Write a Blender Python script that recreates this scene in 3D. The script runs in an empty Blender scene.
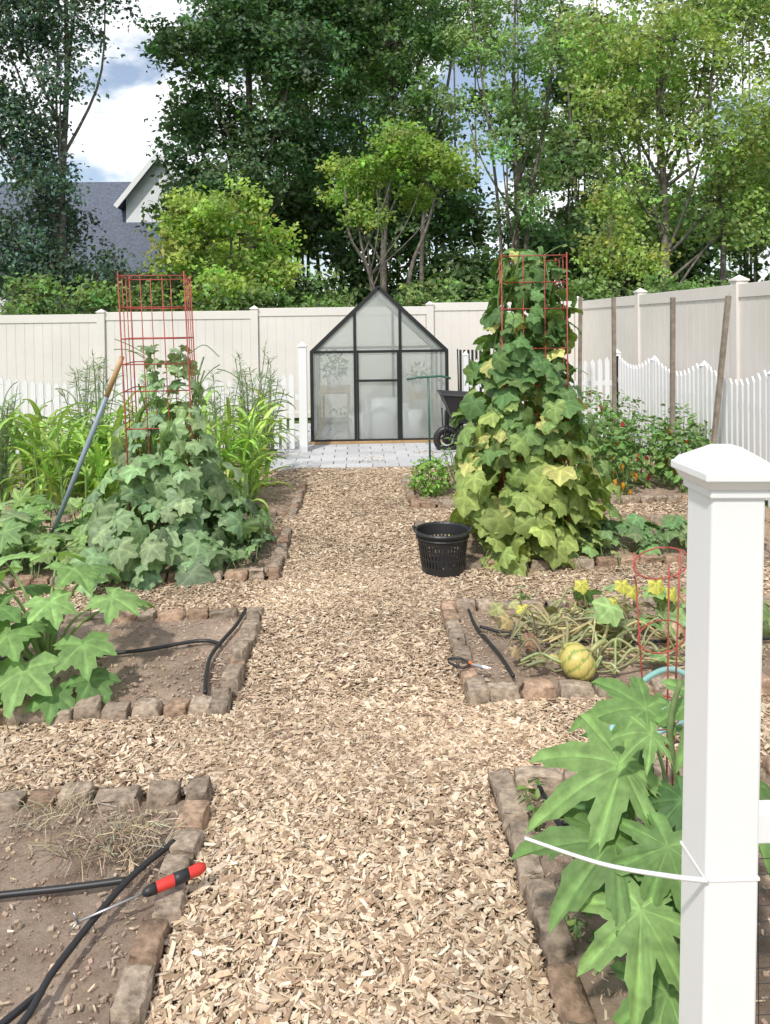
import bpy, bmesh, math, random
import numpy as np
from mathutils import Vector, Matrix
rng=np.random.default_rng(7); random.seed(7)
D=bpy.data; S=bpy.context.scene
# ------------------------------------------------------------ materials
def newmat(name):
    m=D.materials.new(name); m.use_nodes=True
    nt=m.node_tree; b=nt.nodes['Principled BSDF']; return m,nt,b
def noise_node(nt,scale,detail=4,coord='Object',rough=.6):
    tc=nt.nodes.new('ShaderNodeTexCoord'); n=nt.nodes.new('ShaderNodeTexNoise')
    n.inputs['Scale'].default_value=scale; n.inputs['Detail'].default_value=detail; n.inputs['Roughness'].default_value=rough
    nt.links.new(tc.outputs[coord],n.inputs['Vector']); return n
def mulrange(nt,src,lo,hi,fmin=.3,fmax=.7):
    r=nt.nodes.new('ShaderNodeMapRange'); r.inputs[1].default_value=fmin; r.inputs[2].default_value=fmax
    r.inputs[3].default_value=lo; r.inputs[4].default_value=hi; nt.links.new(src,r.inputs[0]); return r.outputs[0]
def vmul(nt,col,fac):
    v=nt.nodes.new('ShaderNodeVectorMath'); v.operation='SCALE'; nt.links.new(col,v.inputs[0]); nt.links.new(fac,v.inputs['Scale']); return v.outputs[0]
def add_bump(nt,b,h,strength,dist):
    bp=nt.nodes.new('ShaderNodeBump'); bp.inputs['Strength'].default_value=strength; bp.inputs['Distance'].default_value=dist
    nt.links.new(h,bp.inputs['Height']); nt.links.new(bp.outputs[0],b.inputs['Normal'])
def mat_col(name,rough=.6,transl=0,ns=20,amt=.2,bump=0,bdist=.003,spec=.4):
    m,nt,b=newmat(name)
    a=nt.nodes.new('ShaderNodeAttribute'); a.attribute_name='Col'
    n=noise_node(nt,ns); f=mulrange(nt,n.outputs[0],1-amt,1+amt)
    c=vmul(nt,a.outputs['Color'],f); nt.links.new(c,b.inputs['Base Color'])
    b.inputs['Roughness'].default_value=rough; b.inputs['Specular IOR Level'].default_value=spec
    if bump: add_bump(nt,b,n.outputs[0],bump,bdist)
    if transl:
        t=nt.nodes.new('ShaderNodeBsdfTranslucent'); mx=nt.nodes.new('ShaderNodeMixShader'); mx.inputs[0].default_value=transl
        h=nt.nodes.new('ShaderNodeVectorMath'); h.operation='MULTIPLY'; h.inputs[1].default_value=(1.3,1.35,.6)
        nt.links.new(c,h.inputs[0]); nt.links.new(h.outputs[0],t.inputs['Color'])
        out=nt.nodes['Material Output']
        nt.links.new(b.outputs[0],mx.inputs[1]); nt.links.new(t.outputs[0],mx.inputs[2]); nt.links.new(mx.outputs[0],out.inputs[0])
    return m
def mat_ramp(name,stops,scale=8,rough=.8,bump=.3,bdist=.01,detail=8,nrough=.65,spec=.3,metal=0,low=None):
    m,nt,b=newmat(name); n=noise_node(nt,scale,detail,rough=nrough)
    r=nt.nodes.new('ShaderNodeValToRGB'); e=r.color_ramp.elements
    e[0].position=stops[0][0]; e[0].color=(*stops[0][1],1); e[1].position=stops[-1][0]; e[1].color=(*stops[-1][1],1)
    for p,c in stops[1:-1]:
        q=e.new(p); q.color=(*c,1)
    nt.links.new(n.outputs[0],r.inputs[0]); oc=r.outputs[0]
    if low:
        n2=noise_node(nt,low[0],3); oc=vmul(nt,oc,mulrange(nt,n2.outputs[0],1-low[1],1+low[1]))
    nt.links.new(oc,b.inputs['Base Color'])
    b.inputs['Roughness'].default_value=rough; b.inputs['Specular IOR Level'].default_value=spec; b.inputs['Metallic'].default_value=metal
    if bump: add_bump(nt,b,n.outputs[0],bump,bdist)
    return m
def flat(name,c,rough=.5,var=.08,scale=6,bump=0,metal=0,spec=.5):
    lo=tuple(max(0,x*(1-var)) for x in c); hi=tuple(min(1,x*(1+var)) for x in c)
    return mat_ramp(name,[(.35,lo),(.65,hi)],scale,rough,bump,.002,spec=spec,metal=metal)
M_leaf=mat_col('leaf_foliage',.62,.28,30,.24,.4,.003,.3)
M_tree=mat_col('tree_foliage',.6,.42,1.2,.25)
M_bark=mat_ramp('bark',[(.3,(.07,.058,.048)),(.5,(.15,.13,.11)),(.7,(.27,.25,.22))],9,.9,.6,.03)
M_chip=mat_col('wood_chips',.85,0,60,.2,.3,.001,.2)
M_mulch=mat_ramp('mulch_base',[(.3,(.19,.13,.085)),(.5,(.36,.26,.175)),(.7,(.52,.41,.3))],55,.95,.8,.01)
M_soil=mat_ramp('soil',[(.32,(.23,.16,.115)),(.48,(.4,.295,.22)),(.68,(.54,.43,.34))],9,.95,1.0,.03,14,.82,low=(2.2,.3))
M_stone=mat_col('edging_stone',.95,0,34,.45,1.0,.009,.12)
M_grass=mat_ramp('grass',[(.3,(.035,.06,.015)),(.55,(.07,.12,.03)),(.7,(.14,.16,.06))],3,.95,.5,.03)
M_vinyl=flat('vinyl_cream',(.76,.71,.66),.45,.05,1.0)
M_white=flat('white_vinyl',(.8,.8,.81),.35,.02,2)
M_black=flat('black_metal',(.018,.02,.02),.4)
M_blackp=flat('black_plastic',(.022,.022,.024),.45,.15)
M_red=flat('red_wire',(.34,.06,.045),.5,.3,10)
M_wood=mat_ramp('weathered_wood',[(.3,(.16,.13,.1)),(.7,(.34,.29,.24))],14,.85,.4,.004)
M_handle=flat('ash_handle',(.45,.29,.14),.5,.15,12)
M_greyp=flat('grey_blue_handle',(.24,.29,.35),.4,.1)
M_green=flat('green_paint',(.05,.13,.1),.4)
M_steel=flat('steel',(.45,.45,.46),.35,metal=.8)
M_redp=flat('red_plastic',(.6,.04,.03),.3)
M_hoseg=flat('garden_hose',(.24,.45,.42),.4)
# ------------------------------------------------------------ mesh builder
class MB:
    def __init__(s): s.V=[];s.C=[];s.F=[];s.n=0
    def add(s,V,F,C=(1,1,1)):
        V=np.asarray(V,float).reshape(-1,3); F=np.asarray(F,np.int64)
        C=np.asarray(C,float)
        if C.ndim==1: C=np.tile(C,(len(V),1))
        s.V.append(V); s.C.append(C); s.F.append(F+s.n); s.n+=len(V)
    def build(s,name,mat,smooth=False,parent=None,bevel=0):
        V=np.concatenate(s.V); C=np.concatenate(s.C)
        me=D.meshes.new(name); me.vertices.add(len(V)); me.vertices.foreach_set('co',V.astype(np.float32).ravel())
        li=np.concatenate([f.ravel() for f in s.F]); lt=np.concatenate([np.full(len(f),f.shape[1]) for f in s.F])
        ls=np.concatenate([[0],np.cumsum(lt)[:-1]])
        me.loops.add(len(li)); me.loops.foreach_set('vertex_index',li.astype(np.int32))
        me.polygons.add(len(lt)); me.polygons.foreach_set('loop_start',ls.astype(np.int32)); me.polygons.foreach_set('loop_total',lt.astype(np.int32))
        me.polygons.foreach_set('use_smooth',np.full(len(lt),smooth))
        a=me.color_attributes.new('Col','FLOAT_COLOR','POINT')
        a.data.foreach_set('color',np.concatenate([C,np.ones((len(C),1))],1).astype(np.float32).ravel())
        me.update(calc_edges=True); me.validate()
        me.materials.append(mat)
        o=D.objects.new(name,me); S.collection.objects.link(o)
        if parent: o.parent=parent
        if bevel:
            b=o.modifiers.new('b','BEVEL'); b.width=bevel; b.segments=2; b.limit_method='ANGLE'
        return o
def empty(name):
    o=D.objects.new(name,None); S.collection.objects.link(o); return o
BOXF=np.array([[0,1,3,2],[4,6,7,5],[0,4,5,1],[2,3,7,6],[0,2,6,4],[1,5,7,3]])
def box(mb,x0,x1,y0,y1,z0,z1,c=(1,1,1)):
    V=np.array([[x,y,z] for x in(x0,x1) for y in(y0,y1) for z in(z0,z1)],float)
    mb.add(V,BOXF[:, ::-1],c)
def tube(mb,pts,rad,sides=6,c=(1,1,1),cap=True):
    P=np.asarray(pts,float); n=len(P); rad=np.broadcast_to(np.asarray(rad,float),(n,))
    T=np.gradient(P,axis=0); T/=np.linalg.norm(T,axis=1)[:,None]+1e-9
    ref=np.array([0,0,1.]) if abs(T[0,2])<.9 else np.array([1.,0,0])
    V=[]
    u=np.cross(T[0],ref); u/=np.linalg.norm(u)
    for i in range(n):
        u=u-T[i]*np.dot(u,T[i]); u/=np.linalg.norm(u)+1e-9; w=np.cross(T[i],u)
        a=np.arange(sides)*2*math.pi/sides
        V.append(P[i]+rad[i]*(np.cos(a)[:,None]*u+np.sin(a)[:,None]*w))
    V=np.concatenate(V); F=[]
    for i in range(n-1):
        for j in range(sides):
            k=(j+1)%sides; F.append([i*sides+j,i*sides+k,(i+1)*sides+k,(i+1)*sides+j])
    mb.add(V,F,c)
    if cap:
        mb.F.append(np.array([[ (n-1)*sides+j for j in range(sides)]])+mb.n-len(V))
        mb.F.append(np.array([[ j for j in range(sides)][::-1]])+mb.n-len(V))
def spline(pts,n=24):
    P=np.asarray(pts,float); t=np.linspace(0,len(P)-1,n); out=[]
    for q in t:
        i=min(int(q),len(P)-2); f=q-i
        p0=P[max(i-1,0)];p1=P[i];p2=P[i+1];p3=P[min(i+2,len(P)-1)]
        out.append(.5*((2*p1)+(p2-p0)*f+(2*p0-5*p1+4*p2-p3)*f*f+(3*p1-p0-3*p2+p3)*f**3))
    return np.array(out)
def nrm(v): return v/(np.linalg.norm(v,axis=-1,keepdims=True)+1e-9)
def frames(N,T):
    N=nrm(N); T=nrm(T-N*np.sum(T*N,-1,keepdims=True)); Sd=np.cross(T,N)
    return np.stack([Sd,T,N],-1)
def instance(mb,tV,tF,R,P,s,C,tc=None):
    N=len(P); s=np.asarray(s,float)
    if s.ndim==1: s=s[:,None]*np.ones(3)
    V=np.einsum('nij,nkj->nki',R,tV[None]*s[:,None,:])+P[:,None,:]
    F=(tF[None]+ (np.arange(N)*len(tV))[:,None,None]).reshape(-1,tF.shape[1])
    CC=np.repeat(C[:,None,:],len(tV),1)
    if tc is not None: CC=CC*tc[None,:,None] if tc.ndim==1 else CC*tc[None]
    mb.add(V.reshape(-1,3),F,CC.reshape(-1,3))
# leaf templates
DV=np.array([[0,0,0],[.32,.45,.07],[0,1,-.05],[-.32,.45,.07]],float); DF=np.array([[0,1,2,3]])
PV=np.array([[0,0,0],[.26,.3,.08],[.22,.65,.06],[0,1,-.12],[-.22,.65,.06],[-.26,.3,.08],[0,.5,.0]],float)
PF=np.array([[0,1,6],[1,2,6],[2,3,6],[3,4,6],[4,5,6],[5,0,6]])
def lobed(lobes,sinus,back=.15,teeth=.05,per=4,rings=(.35,.7,1.),fold=.05,droop=.22,seed=0,pw=1.0,vc=1.45,curl=0):
    r=np.random.default_rng(seed); ang=[];rad=[];vein=[]
    L=sorted(lobes)
    for i,(a,q) in enumerate(L):
        nx=L[i+1] if i+1<len(L) else None
        if i==0:
            for j in range(2): ang.append(-178+ (a+178)*j/2); rad.append(back+(q-back)*(j/2)**.7); vein.append(.93)
        ang.append(a);rad.append(q);vein.append(vc)
        if nx:
            for j in range(1,per+1):
                f=j/(per+1); t=abs(2*f-1)**pw; pk=q*(1-f)+nx[1]*f
                ang.append(a+(nx[0]-a)*f); rad.append(pk*(sinus+(1-sinus)*t)+teeth*(1 if j%2 else -1)*r.uniform(.4,1)); vein.append(.93)
        else:
            for j in range(1,3): ang.append(a+(178-a)*j/2); rad.append(q+(back-q)*(j/2)**1.4); vein.append(.93)
    ang=np.radians(ang);rad=np.array(rad);vein=np.array(vein); n=len(ang)
    ph=r.uniform(0,6.28,2)
    V=[[0,0,0]];C=[1.4]
    for k,rg in enumerate(rings):
        for i in range(n):
            rr=rad[i]*rg
            z=-droop*rr*rr+(-fold if vein[i]>1.2 else fold)*min(rr,.6)+r.normal(0,.012)*rg+curl*rg*math.sin(2*ang[i]+ph[0])*rr
            V.append([math.sin(ang[i])*rr,math.cos(ang[i])*rr,z]); C.append((1+(vein[i]-1)*(1.0 if rg<.9 else .3)))
    tri=[]
    for i in range(n): tri.append([0,1+(i+1)%n,1+i])
    quad=[]
    for k in range(len(rings)-1):
        for i in range(n):
            j=(i+1)%n; a=1+k*n;b=a+n; quad.append([a+i,a+j,b+j]); quad.append([a+i,b+j,b+i])
    return np.array(V,float),np.concatenate([np.array(tri),np.array(quad)]),np.array(C)
CUC=[lobed([(0,1),(-62,.88),(62,.88),(-122,.68),(122,.68)],.78,.2,.05,4,(.5,1.),.06,.3,s,curl=.12) for s in range(4)]
MEL=[lobed([(0,1),(-58,.95),(58,.95),(-118,.8),(118,.8)],.72,.2,.07,4,(.5,1.),.08,.25,40+s,curl=.14) for s in range(3)]
SQ=[lobed([(0,1),(-55,.92),(55,.92),(-115,.78),(115,.78)],.62,.15,.08,6,(.35,.7,1.),.07,.2,10+s,curl=.08) for s in range(3)]
OK=[lobed([(0,1.05),(-42,.95),(42,.95),(-88,.78),(88,.78),(-130,.5),(130,.5)],.42,.2,.06,8,(.2,.4,.6,.8,1.),.07,.45,20+s,1.1,1.6,curl=.18) for s in range(4)]
def unit(n): return nrm(rng.normal(size=(n,3)))
def jitcol(base,n,v=.15,hue=.08):
    b=np.array(base)[None]*(1+rng.normal(0,v,(n,1))); b=b*(1+rng.normal(0,hue,(n,3))); return np.clip(b,.004,.9)
# ------------------------------------------------------------ ground
def sheet(name,x0,x1,y0,y1,z,mat,nx=1,ny=1,h=0,seed=1):
    mb=MB(); xs=np.linspace(x0,x1,nx+1); ys=np.linspace(y0,y1,ny+1); X,Y=np.meshgrid(xs,ys)
    Z=np.full_like(X,z)
    if h:
        r=np.random.default_rng(seed)
        for k in range(14):
            f=r.uniform(3,26); a=r.uniform(0,6.28); Z+=h*2.2/f*np.sin(f*(X*math.cos(a)+Y*math.sin(a))+r.uniform(0,6))
        Z+=r.normal(0,h*.2,Z.shape)
    V=np.stack([X,Y,Z],-1).reshape(-1,3); i=np.arange(ny)[:,None]*(nx+1)+np.arange(nx)[None]
    i=i.ravel(); F=np.stack([i,i+1,i+nx+2,i+nx+1],1); mb.add(V,F); return mb.build(name,mat,h>0)
sheet('ground',-90,90,-30,160,0,M_grass)
sheet('mulch_path',-4.2,3.55,-1.0,9.3,.004,M_mulch)
BEDS=[(-2.7,-.5,1.2,2.4),(-2.7,-.53,2.9,3.97),(-2.9,-.5,4.53,5.62),(-3.4,-.5,6.05,7.3),
      (.44,2.4,1.34,2.42),(.45,2.5,2.93,3.97),(.45,2.9,4.62,5.65),(.46,3.3,6.3,7.4)]
for i,(a,b,c,d) in enumerate(BEDS):
    sheet('soil_bed',a+.05,b-.05,c+.05,d-.05,.03,M_soil,int((b-a)*70),int((d-c)*70),.007,i)
# stone edging
bm=bmesh.new(); bmesh.ops.create_cube(bm,size=1); bmesh.ops.subdivide_edges(bm,edges=bm.edges[:],cuts=1,use_grid_fill=True)
bmesh.ops.bevel(bm,geom=[e for e in bm.edges if len(e.link_faces)==2 and e.calc_face_angle()>.5],offset=.09,segments=2,affect='EDGES',profile=.5)
bmesh.ops.triangulate(bm,faces=bm.faces[:]); bm.verts.ensure_lookup_table()
SV=np.array([v.co[:] for v in bm.verts]); SF=np.array([[v.index for v in f.verts] for f in bm.faces]); bm.free()
def edging(bed,i):
    a,b,c,d=bed; mb=MB(); w=.088
    def run(p,q):
        p=np.array(p,float);q=np.array(q,float);L=np.linalg.norm(q-p);dr=(q-p)/L;s=0
        while s<L-.05:
            l=rng.uniform(.09,.18); l=min(l,L-s+.02)
            ctr=p+dr*(s+l/2)
            s+=l+.005
            if i==6 and ctr[0]<.72 and ctr[1]<4.92: continue
            V=SV.copy()*np.array([l,w*rng.uniform(.85,1.1),.082*rng.uniform(.85,1.1)])
            V+=rng.normal(0,.0026,V.shape)
            V[:,:2]*= (1-.12*(V[:,2:3]>0))
            an=math.atan2(dr[1],dr[0])+rng.normal(0,.07); tl=rng.normal(0,.06)
            R=np.array(Matrix.Rotation(an,3,'Z')@Matrix.Rotation(tl,3,'X')@Matrix.Rotation(rng.normal(0,.04),3,'Y'))
            V=V@R.T+np.array([ctr[0]+rng.normal(0,.007),ctr[1]+rng.normal(0,.007),.027+rng.normal(0,.006)])
            t=rng.uniform(.7,1.25); base=np.array([.32,.255,.195]) if rng.random()<.7 else np.array([.34,.235,.165])
            mb.add(V,SF,base*t)
    h=w/2
    if b<0:
        run((a,c+h),(b-w,c+h)); run((a,d-h),(b-w,d-h)); run((b-h,c),(b-h,d)); run((a+h,c+w),(a+h,d-w))
    else:
        run((a+w,c+h),(b,c+h)); run((a+h,c),(a+h,d)); run((a+w,d-h),(b,d-h)); run((b-h,c+w),(b-h,d-w))
    mb.build('stone_edging',M_stone,True)
for i,b in enumerate(BEDS): edging(b,i)
# chips
CV=np.array([[-.5,-.5,-.5],[.5,-.35,-.5],[.5,.35,-.5],[-.5,.5,-.5],[-.5,-.45,.5],[.42,-.3,.5],[.5,.3,.5],[-.42,.45,.5]],float)
CF=np.array([[4,5,6,7],[0,1,5,4],[1,2,6,5],[2,3,7,6],[3,0,4,7]])
def inbed(x,y,m=0.0):
    k=np.zeros(len(x),bool)
    for a,b,c,d in BEDS: k|=(x>a+m)&(x<b-m)&(y>c+m)&(y<d-m)
    return k
PAL=np.array([[.6,.475,.34],[.53,.405,.285],[.68,.57,.44],[.42,.31,.21],[.26,.18,.12],[.57,.46,.345],[.64,.51,.37],[.46,.34,.235],[.34,.235,.155],[.56,.42,.28]])
mb=MB()
def chips(x0,x1,y0,y1,dens,L0,L1,zmax):
    n=int((x1-x0)*(y1-y0)*dens); x=rng.uniform(x0,x1,n); y=rng.uniform(y0,y1,n)
    k=~inbed(x,y,.0); x=x[k];y=y[k];n=len(x)
    yaw=rng.uniform(0,6.28,n); N=nrm(np.stack([rng.normal(0,.22,n),rng.normal(0,.22,n),np.ones(n)],1))
    T=np.stack([-np.sin(yaw),np.cos(yaw),np.zeros(n)],1); R=frames(N,T)
    L=L0+(L1-L0)*rng.random(n)**2.2; W=np.maximum(.0022,L*rng.uniform(.08,.4,n))
    hz=.007*(np.sin(x*7+y*3)+np.sin(y*6-x*4+1)+1.2)
    P=np.stack([x,y,rng.uniform(.006,zmax,n)+np.clip(hz,0,.02)],1)
    lowv=1+.12*np.sin(x*3.1+1.3*np.sin(y*2.3))*np.sin(y*2.7+x)
    C=PAL[rng.integers(0,len(PAL),n)]*rng.uniform(.75,1.22,(n,1))*lowv[:,None]
    instance(mb,CV,CF,R,P,np.stack([W,L,rng.uniform(.001,.003,n)],1),C)
chips(-.75,.75,1.1,3.0,22000,.008,.052,.022)
chips(-2.8,2.6,2.36,2.97,13000,.01,.052,.02)
chips(-.6,.6,3.0,5.0,11000,.013,.05,.02)
chips(-2.9,2.9,3.93,4.65,6500,.016,.048,.02)
chips(-.6,.6,5.0,8.15,4500,.024,.055,.02)
chips(-3.3,3.3,5.6,6.35,2600,.03,.06,.02)
chips(-3.5,3.5,7.3,9.2,1000,.04,.07,.02)
mb.build('wood_chip_mulch',M_chip)
# debris on soil
mb=MB()
for (a,b,c,d) in BEDS:
    n=int((b-a)*(d-c)*1500); x=rng.uniform(a+.1,b-.1,n); y=rng.uniform(c+.1,d-.1,n)
    yaw=rng.uniform(0,6.28,n); N=nrm(rng.normal(0,.5,(n,3))+np.array([0,0,1.])); T=np.stack([np.sin(yaw),np.cos(yaw),np.zeros(n)],1)
    s=.003+.012*rng.random(n)**4
    C=jitcol((.37,.28,.21),n,.2,.03)
    instance(mb,SV,SF,frames(N,T),np.stack([x,y,np.full(n,.033)],1),np.stack([s,s*rng.uniform(.6,1.3,n),s*.7],1),C)
    n=int((b-a)*(d-c)*110); x=rng.uniform(a+.1,b-.1,n); y=rng.uniform(c+.1,d-.1,n)
    m=int((d-c)*90); xe=(b-.09-abs(rng.normal(0,.06,m))) if b<0 else (a+.09+abs(rng.normal(0,.06,m))); x=np.concatenate([x,xe]); y=np.concatenate([y,rng.uniform(c+.08,d-.08,m)])
    m=int((b-a)*60); x=np.concatenate([x,rng.uniform(a+.1,b-.1,m)]); y=np.concatenate([y,d-.1-abs(rng.normal(0,.05,m))]); n=len(x)
    yaw=rng.uniform(0,6.28,n); N=nrm(rng.normal(0,.2,(n,3))+np.array([0,0,1.])); T=np.stack([np.sin(yaw),np.cos(yaw),np.zeros(n)],1)
    L=rng.uniform(.008,.028,n)
    instance(mb,CV,CF,frames(N,T),np.stack([x,y,np.full(n,.039)],1),np.stack([L*.22,L,L*.1],1),jitcol((.48,.38,.28),n,.2,.03))
mb.build('soil_debris',M_chip)
def dry(name,x,y,z,r,n,col=(.5,.42,.27)):
    mb=MB()
    for i in range(n):
        a=rng.uniform(0,6.28); q=r*math.sqrt(rng.random()); p=np.array([x+q*math.cos(a)*1.4,y+q*math.sin(a)*.7,z])
        b=rng.uniform(0,6.28); L=rng.uniform(.04,.12); e=p+np.array([math.cos(b)*L,math.sin(b)*L,rng.uniform(-.005,.05)])
        m=(p+e)/2+np.array([0,0,.015]); tube(mb,[p,m,e],.0012,3,jitcol(col,1,.2)[0],False)
    mb.build(name,M_chip)
dry('dry_grass_pile',-.76,2.12,.045,.12,200,(.4,.33,.23))
dry('dry_grass_pile',-1.0,2.26,.045,.1,60,(.4,.33,.23))
dry('dry_grass_pile',.85,3.55,.045,.15,70)
# ------------------------------------------------------------ patio
mb=MB(); y=8.15; r=0
while y<11.9:
    x=-1.02-(r%2)*.15
    while x<1.5:
        t=rng.uniform(.88,1.1); box(mb,max(x,-1.02)+.005,min(x+.3,1.5)-.005,y+.005,y+.195,.0,.035+rng.uniform(0,.004),(.48*t,.48*t,.49*t)); x+=.3
    y+=.2; r+=1
mb.build('paver_patio',mat_col('paver_stone',.85,0,30,.15,.3,.003),False,None,.004)
# ------------------------------------------------------------ privacy fence
def priv_section(mbp,mbr,p,q,h):
    p=np.array(p,float);q=np.array(q,float);L=np.linalg.norm(q-p);d=(q-p)/L;an=math.atan2(d[1],d[0]);R=Matrix.Rotation(an,3,'Z')
    def lb(m,x0,x1,y0,y1,z0,z1):
        V=np.array([[x,y,z] for x in(x0,x1) for y in(y0,y1) for z in(z0,z1)],float)@np.array(R).T+np.array([p[0],p[1],0]); m.add(V,BOXF[:,::-1])
    n=int((L-.14)/.15); w=(L-.14)/n
    for i in range(n): lb(mbp,.07+i*w+.004,.07+(i+1)*w-.004,-.011,.011,.14,h-.135)
    lb(mbp,.07,L-.07,-.006,.006,.12,h-.13)
    lb(mbr,.06,L-.06,-.025,.025,h-.14,h-.0); lb(mbr,.06,L-.06,-.025,.025,.05,.15)
def vpost(mb,x,y,h,w=.127,capw=.15):
    a=w/2; box(mb,x-a,x+a,y-a,y+a,0,h)
    c=capw/2; box(mb,x-c,x+c,y-c,y+c,h,h+.022)
    V=[[x-c*.9,y-c*.9,h+.022],[x+c*.9,y-c*.9,h+.022],[x+c*.9,y+c*.9,h+.022],[x-c*.9,y+c*.9,h+.022],[x,y,h+.07]]
    mb.add(V,np.array([[0,1,4],[1,2,4],[2,3,4],[3,0,4]]))
mp=MB();mr=MB();mo=MB()
xs=[-14.54,-11.98,-9.42,-6.86,-4.3,-1.72,1.29,3.88]; hs=[1.83,1.84,1.84,1.85,1.87,1.9,1.94,2.0]
for i in range(len(xs)-1): priv_section(mp,mr,(xs[i],12.6),(xs[i+1],12.6),hs[i+1])
for i,x in enumerate(xs): vpost(mo,x,12.6,hs[i]+.02)
ys=[12.6,10.0,7.35,4.7,2.05,-.6]
for i in range(len(ys)-1):
    priv_section(mp,mr,(3.95,ys[i]),(3.98,ys[i+1]),2.0)
    vpost(mo,3.97,ys[i+1],2.03)
E=empty('vinyl_privacy_fence')
mp.build('panels',M_vinyl,False,E); mr.build('rails',M_vinyl,False,E,.004); mo.build('posts',M_vinyl,False,E,.004)
# ------------------------------------------------------------ picket fence
def picket(name,p,q,h,dip,post=True,span=1.8,posth=.08):
    mb=MB();p=np.array(p,float);q=np.array(q,float);L=np.linalg.norm(q-p);d=(q-p)/L;R=np.array(Matrix.Rotation(math.atan2(d[1],d[0]),3,'Z'))
    def put(V,F): mb.add(np.array(V,float)@R.T+np.array([p[0],p[1],0]),F)
    def lb(x0,x1,y0,y1,z0,z1): put([[x,y,z] for x in(x0,x1) for y in(y0,y1) for z in(z0,z1)],BOXF[:,::-1])
    k=int(round(L/span)); sp=L/k
    for i in range(k+1):
        if post:
            lb(i*sp-.035,i*sp+.035,-.035,.035,0,h+posth)
            c=.042;z=h+posth;X=i*sp; put([[X-c,-c,z],[X+c,-c,z],[X+c,c,z],[X-c,c,z],[X,0,z+.06]],np.array([[0,1,4],[1,2,4],[2,3,4],[3,0,4]]))
    n=int(L/.098); w=.031
    for i in range(n):
        x=(i+.5)*L/n; f=(x/sp)%1
        if post and (f*sp<.06 or (1-f)*sp<.06): continue
        z=h-dip*math.sin(math.pi*f)
        lb(x-w,x+w,-.03,-.012,.05,z)
        put([[x-w,-.03,z],[x+w,-.03,z],[x,-.03,z+.05],[x-w,-.012,z],[x+w,-.012,z],[x,-.012,z+.05]],np.array([[0,1,2],[5,4,3]]))
        put([[x-w,-.03,z],[x,-.03,z+.05],[x,-.012,z+.05],[x-w,-.012,z],[x+w,-.03,z],[x+w,-.012,z]],np.array([[0,1,2,3],[1,4,5,2]]))
    for z in(.22,h*.68): lb(0,L,-.01,.018,z,z+.06)
    return mb.build(name,M_white)
picket('picket_fence',(-6.5,9.4),(-.68,9.4),1.0,.1)
picket('picket_fence',(1.5,9.9),(3.6,9.9),1.12,.1)
picket('picket_fence',(3.6,9.9),(3.6,1.0),1.18,.16,True,1.27,-.02)
mb=MB(); vpost(mb,-.67,9.25,1.36,.1,.12); mb.build('white_gate_post',M_white,False,None,.003)
# ------------------------------------------------------------ greenhouse
E=empty('greenhouse')
gx0,gx1,gy0,gy1=-.59,1.23,9.8,11.7; ez=1.27; az=2.13; gm=(gx0+gx1)/2; B0=.05
fr=MB(); t=.022
def beam(mb,p,q,w,dp=None):
    p=np.array(p,float);q=np.array(q,float);d=nrm(q-p); up=np.array([0,1.,0]) if abs(d[1])<.9 else np.array([0,0,1.])
    s=nrm(np.cross(d,up)); u=np.cross(s,d); dp=dp or w
    V=[]
    for e in(p,q):
        for a in(-1,1):
            for b in(-1,1): V.append(e+s*a*w+u*b*dp)
    mb.add(V,np.array([[0,1,3,2],[4,6,7,5],[0,4,5,1],[2,3,7,6],[0,2,6,4],[1,5,7,3]]))
x1=gx0+(gx1-gx0)*.32; x2=gx0+(gx1-gx0)*.655
def roofz(x): return ez+(az-ez)*(1-abs(x-gm)/(gm-gx0))
for y in(gy0,gy1):
    beam(fr,(gx0,y,B0),(gx0,y,ez),t); beam(fr,(gx1,y,B0),(gx1,y,ez),t)
    beam(fr,(gx0,y,ez),(gm,y,az),t*1.2); beam(fr,(gx1,y,ez),(gm,y,az),t*1.2)
    beam(fr,(gx0,y,ez),(gx1,y,ez),t*.8,t*.7); beam(fr,(gx0,y,B0+.02),(gx1,y,B0+.02),t,t*.9)
    beam(fr,(x1,y,B0),(x1,y,roofz(x1)),t*.9,t*.8); beam(fr,(x2,y,B0),(x2,y,roofz(x2)),t*.9,t*.8)
beam(fr,(x1,gy0-.02,.88),(x2,gy0-.02,.88),t*.7,t*.6)
beam(fr,(x1+.035,gy0-.025,.1),(x1+.035,gy0-.025,ez+.02),t*.6,.012); beam(fr,(x2-.035,gy0-.025,.1),(x2-.035,gy0-.025,ez+.02),t*.6,.012)
for f in(0,.33,.66,1):
    y=gy0+(gy1-gy0)*f
    for sx in(gx0,gx1):
        if f not in(0,1): beam(fr,(sx,y,B0),(sx,y,ez),t*.7); beam(fr,(sx,y,ez),(gm,y,az),t*.7)
for sx in(gx0,gx1): beam(fr,(sx,gy0,ez),(sx,gy1,ez),t); beam(fr,(sx,gy0,B0+.02),(sx,gy1,B0+.02),t); beam(fr,(sx,gy0,.8),(sx,gy1,.8),t*.6)
beam(fr,(gm,gy0-.02,az),(gm,gy1,az),t*1.1)
fr.build('frame',M_black,False,E)
m,nt,b=newmat('polycarbonate'); nt.nodes.remove(b)
out=nt.nodes['Material Output']; df=nt.nodes.new('ShaderNodeBsdfDiffuse'); df.inputs[0].default_value=(.66,.69,.67,1)
tl=nt.nodes.new('ShaderNodeBsdfTranslucent'); tl.inputs[0].default_value=(.85,.88,.87,1)
tr=nt.nodes.new('ShaderNodeBsdfTransparent'); tr.inputs[0].default_value=(.92,.95,.94,1); gl=nt.nodes.new('ShaderNodeBsdfGlossy'); gl.inputs['Roughness'].default_value=.12
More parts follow.
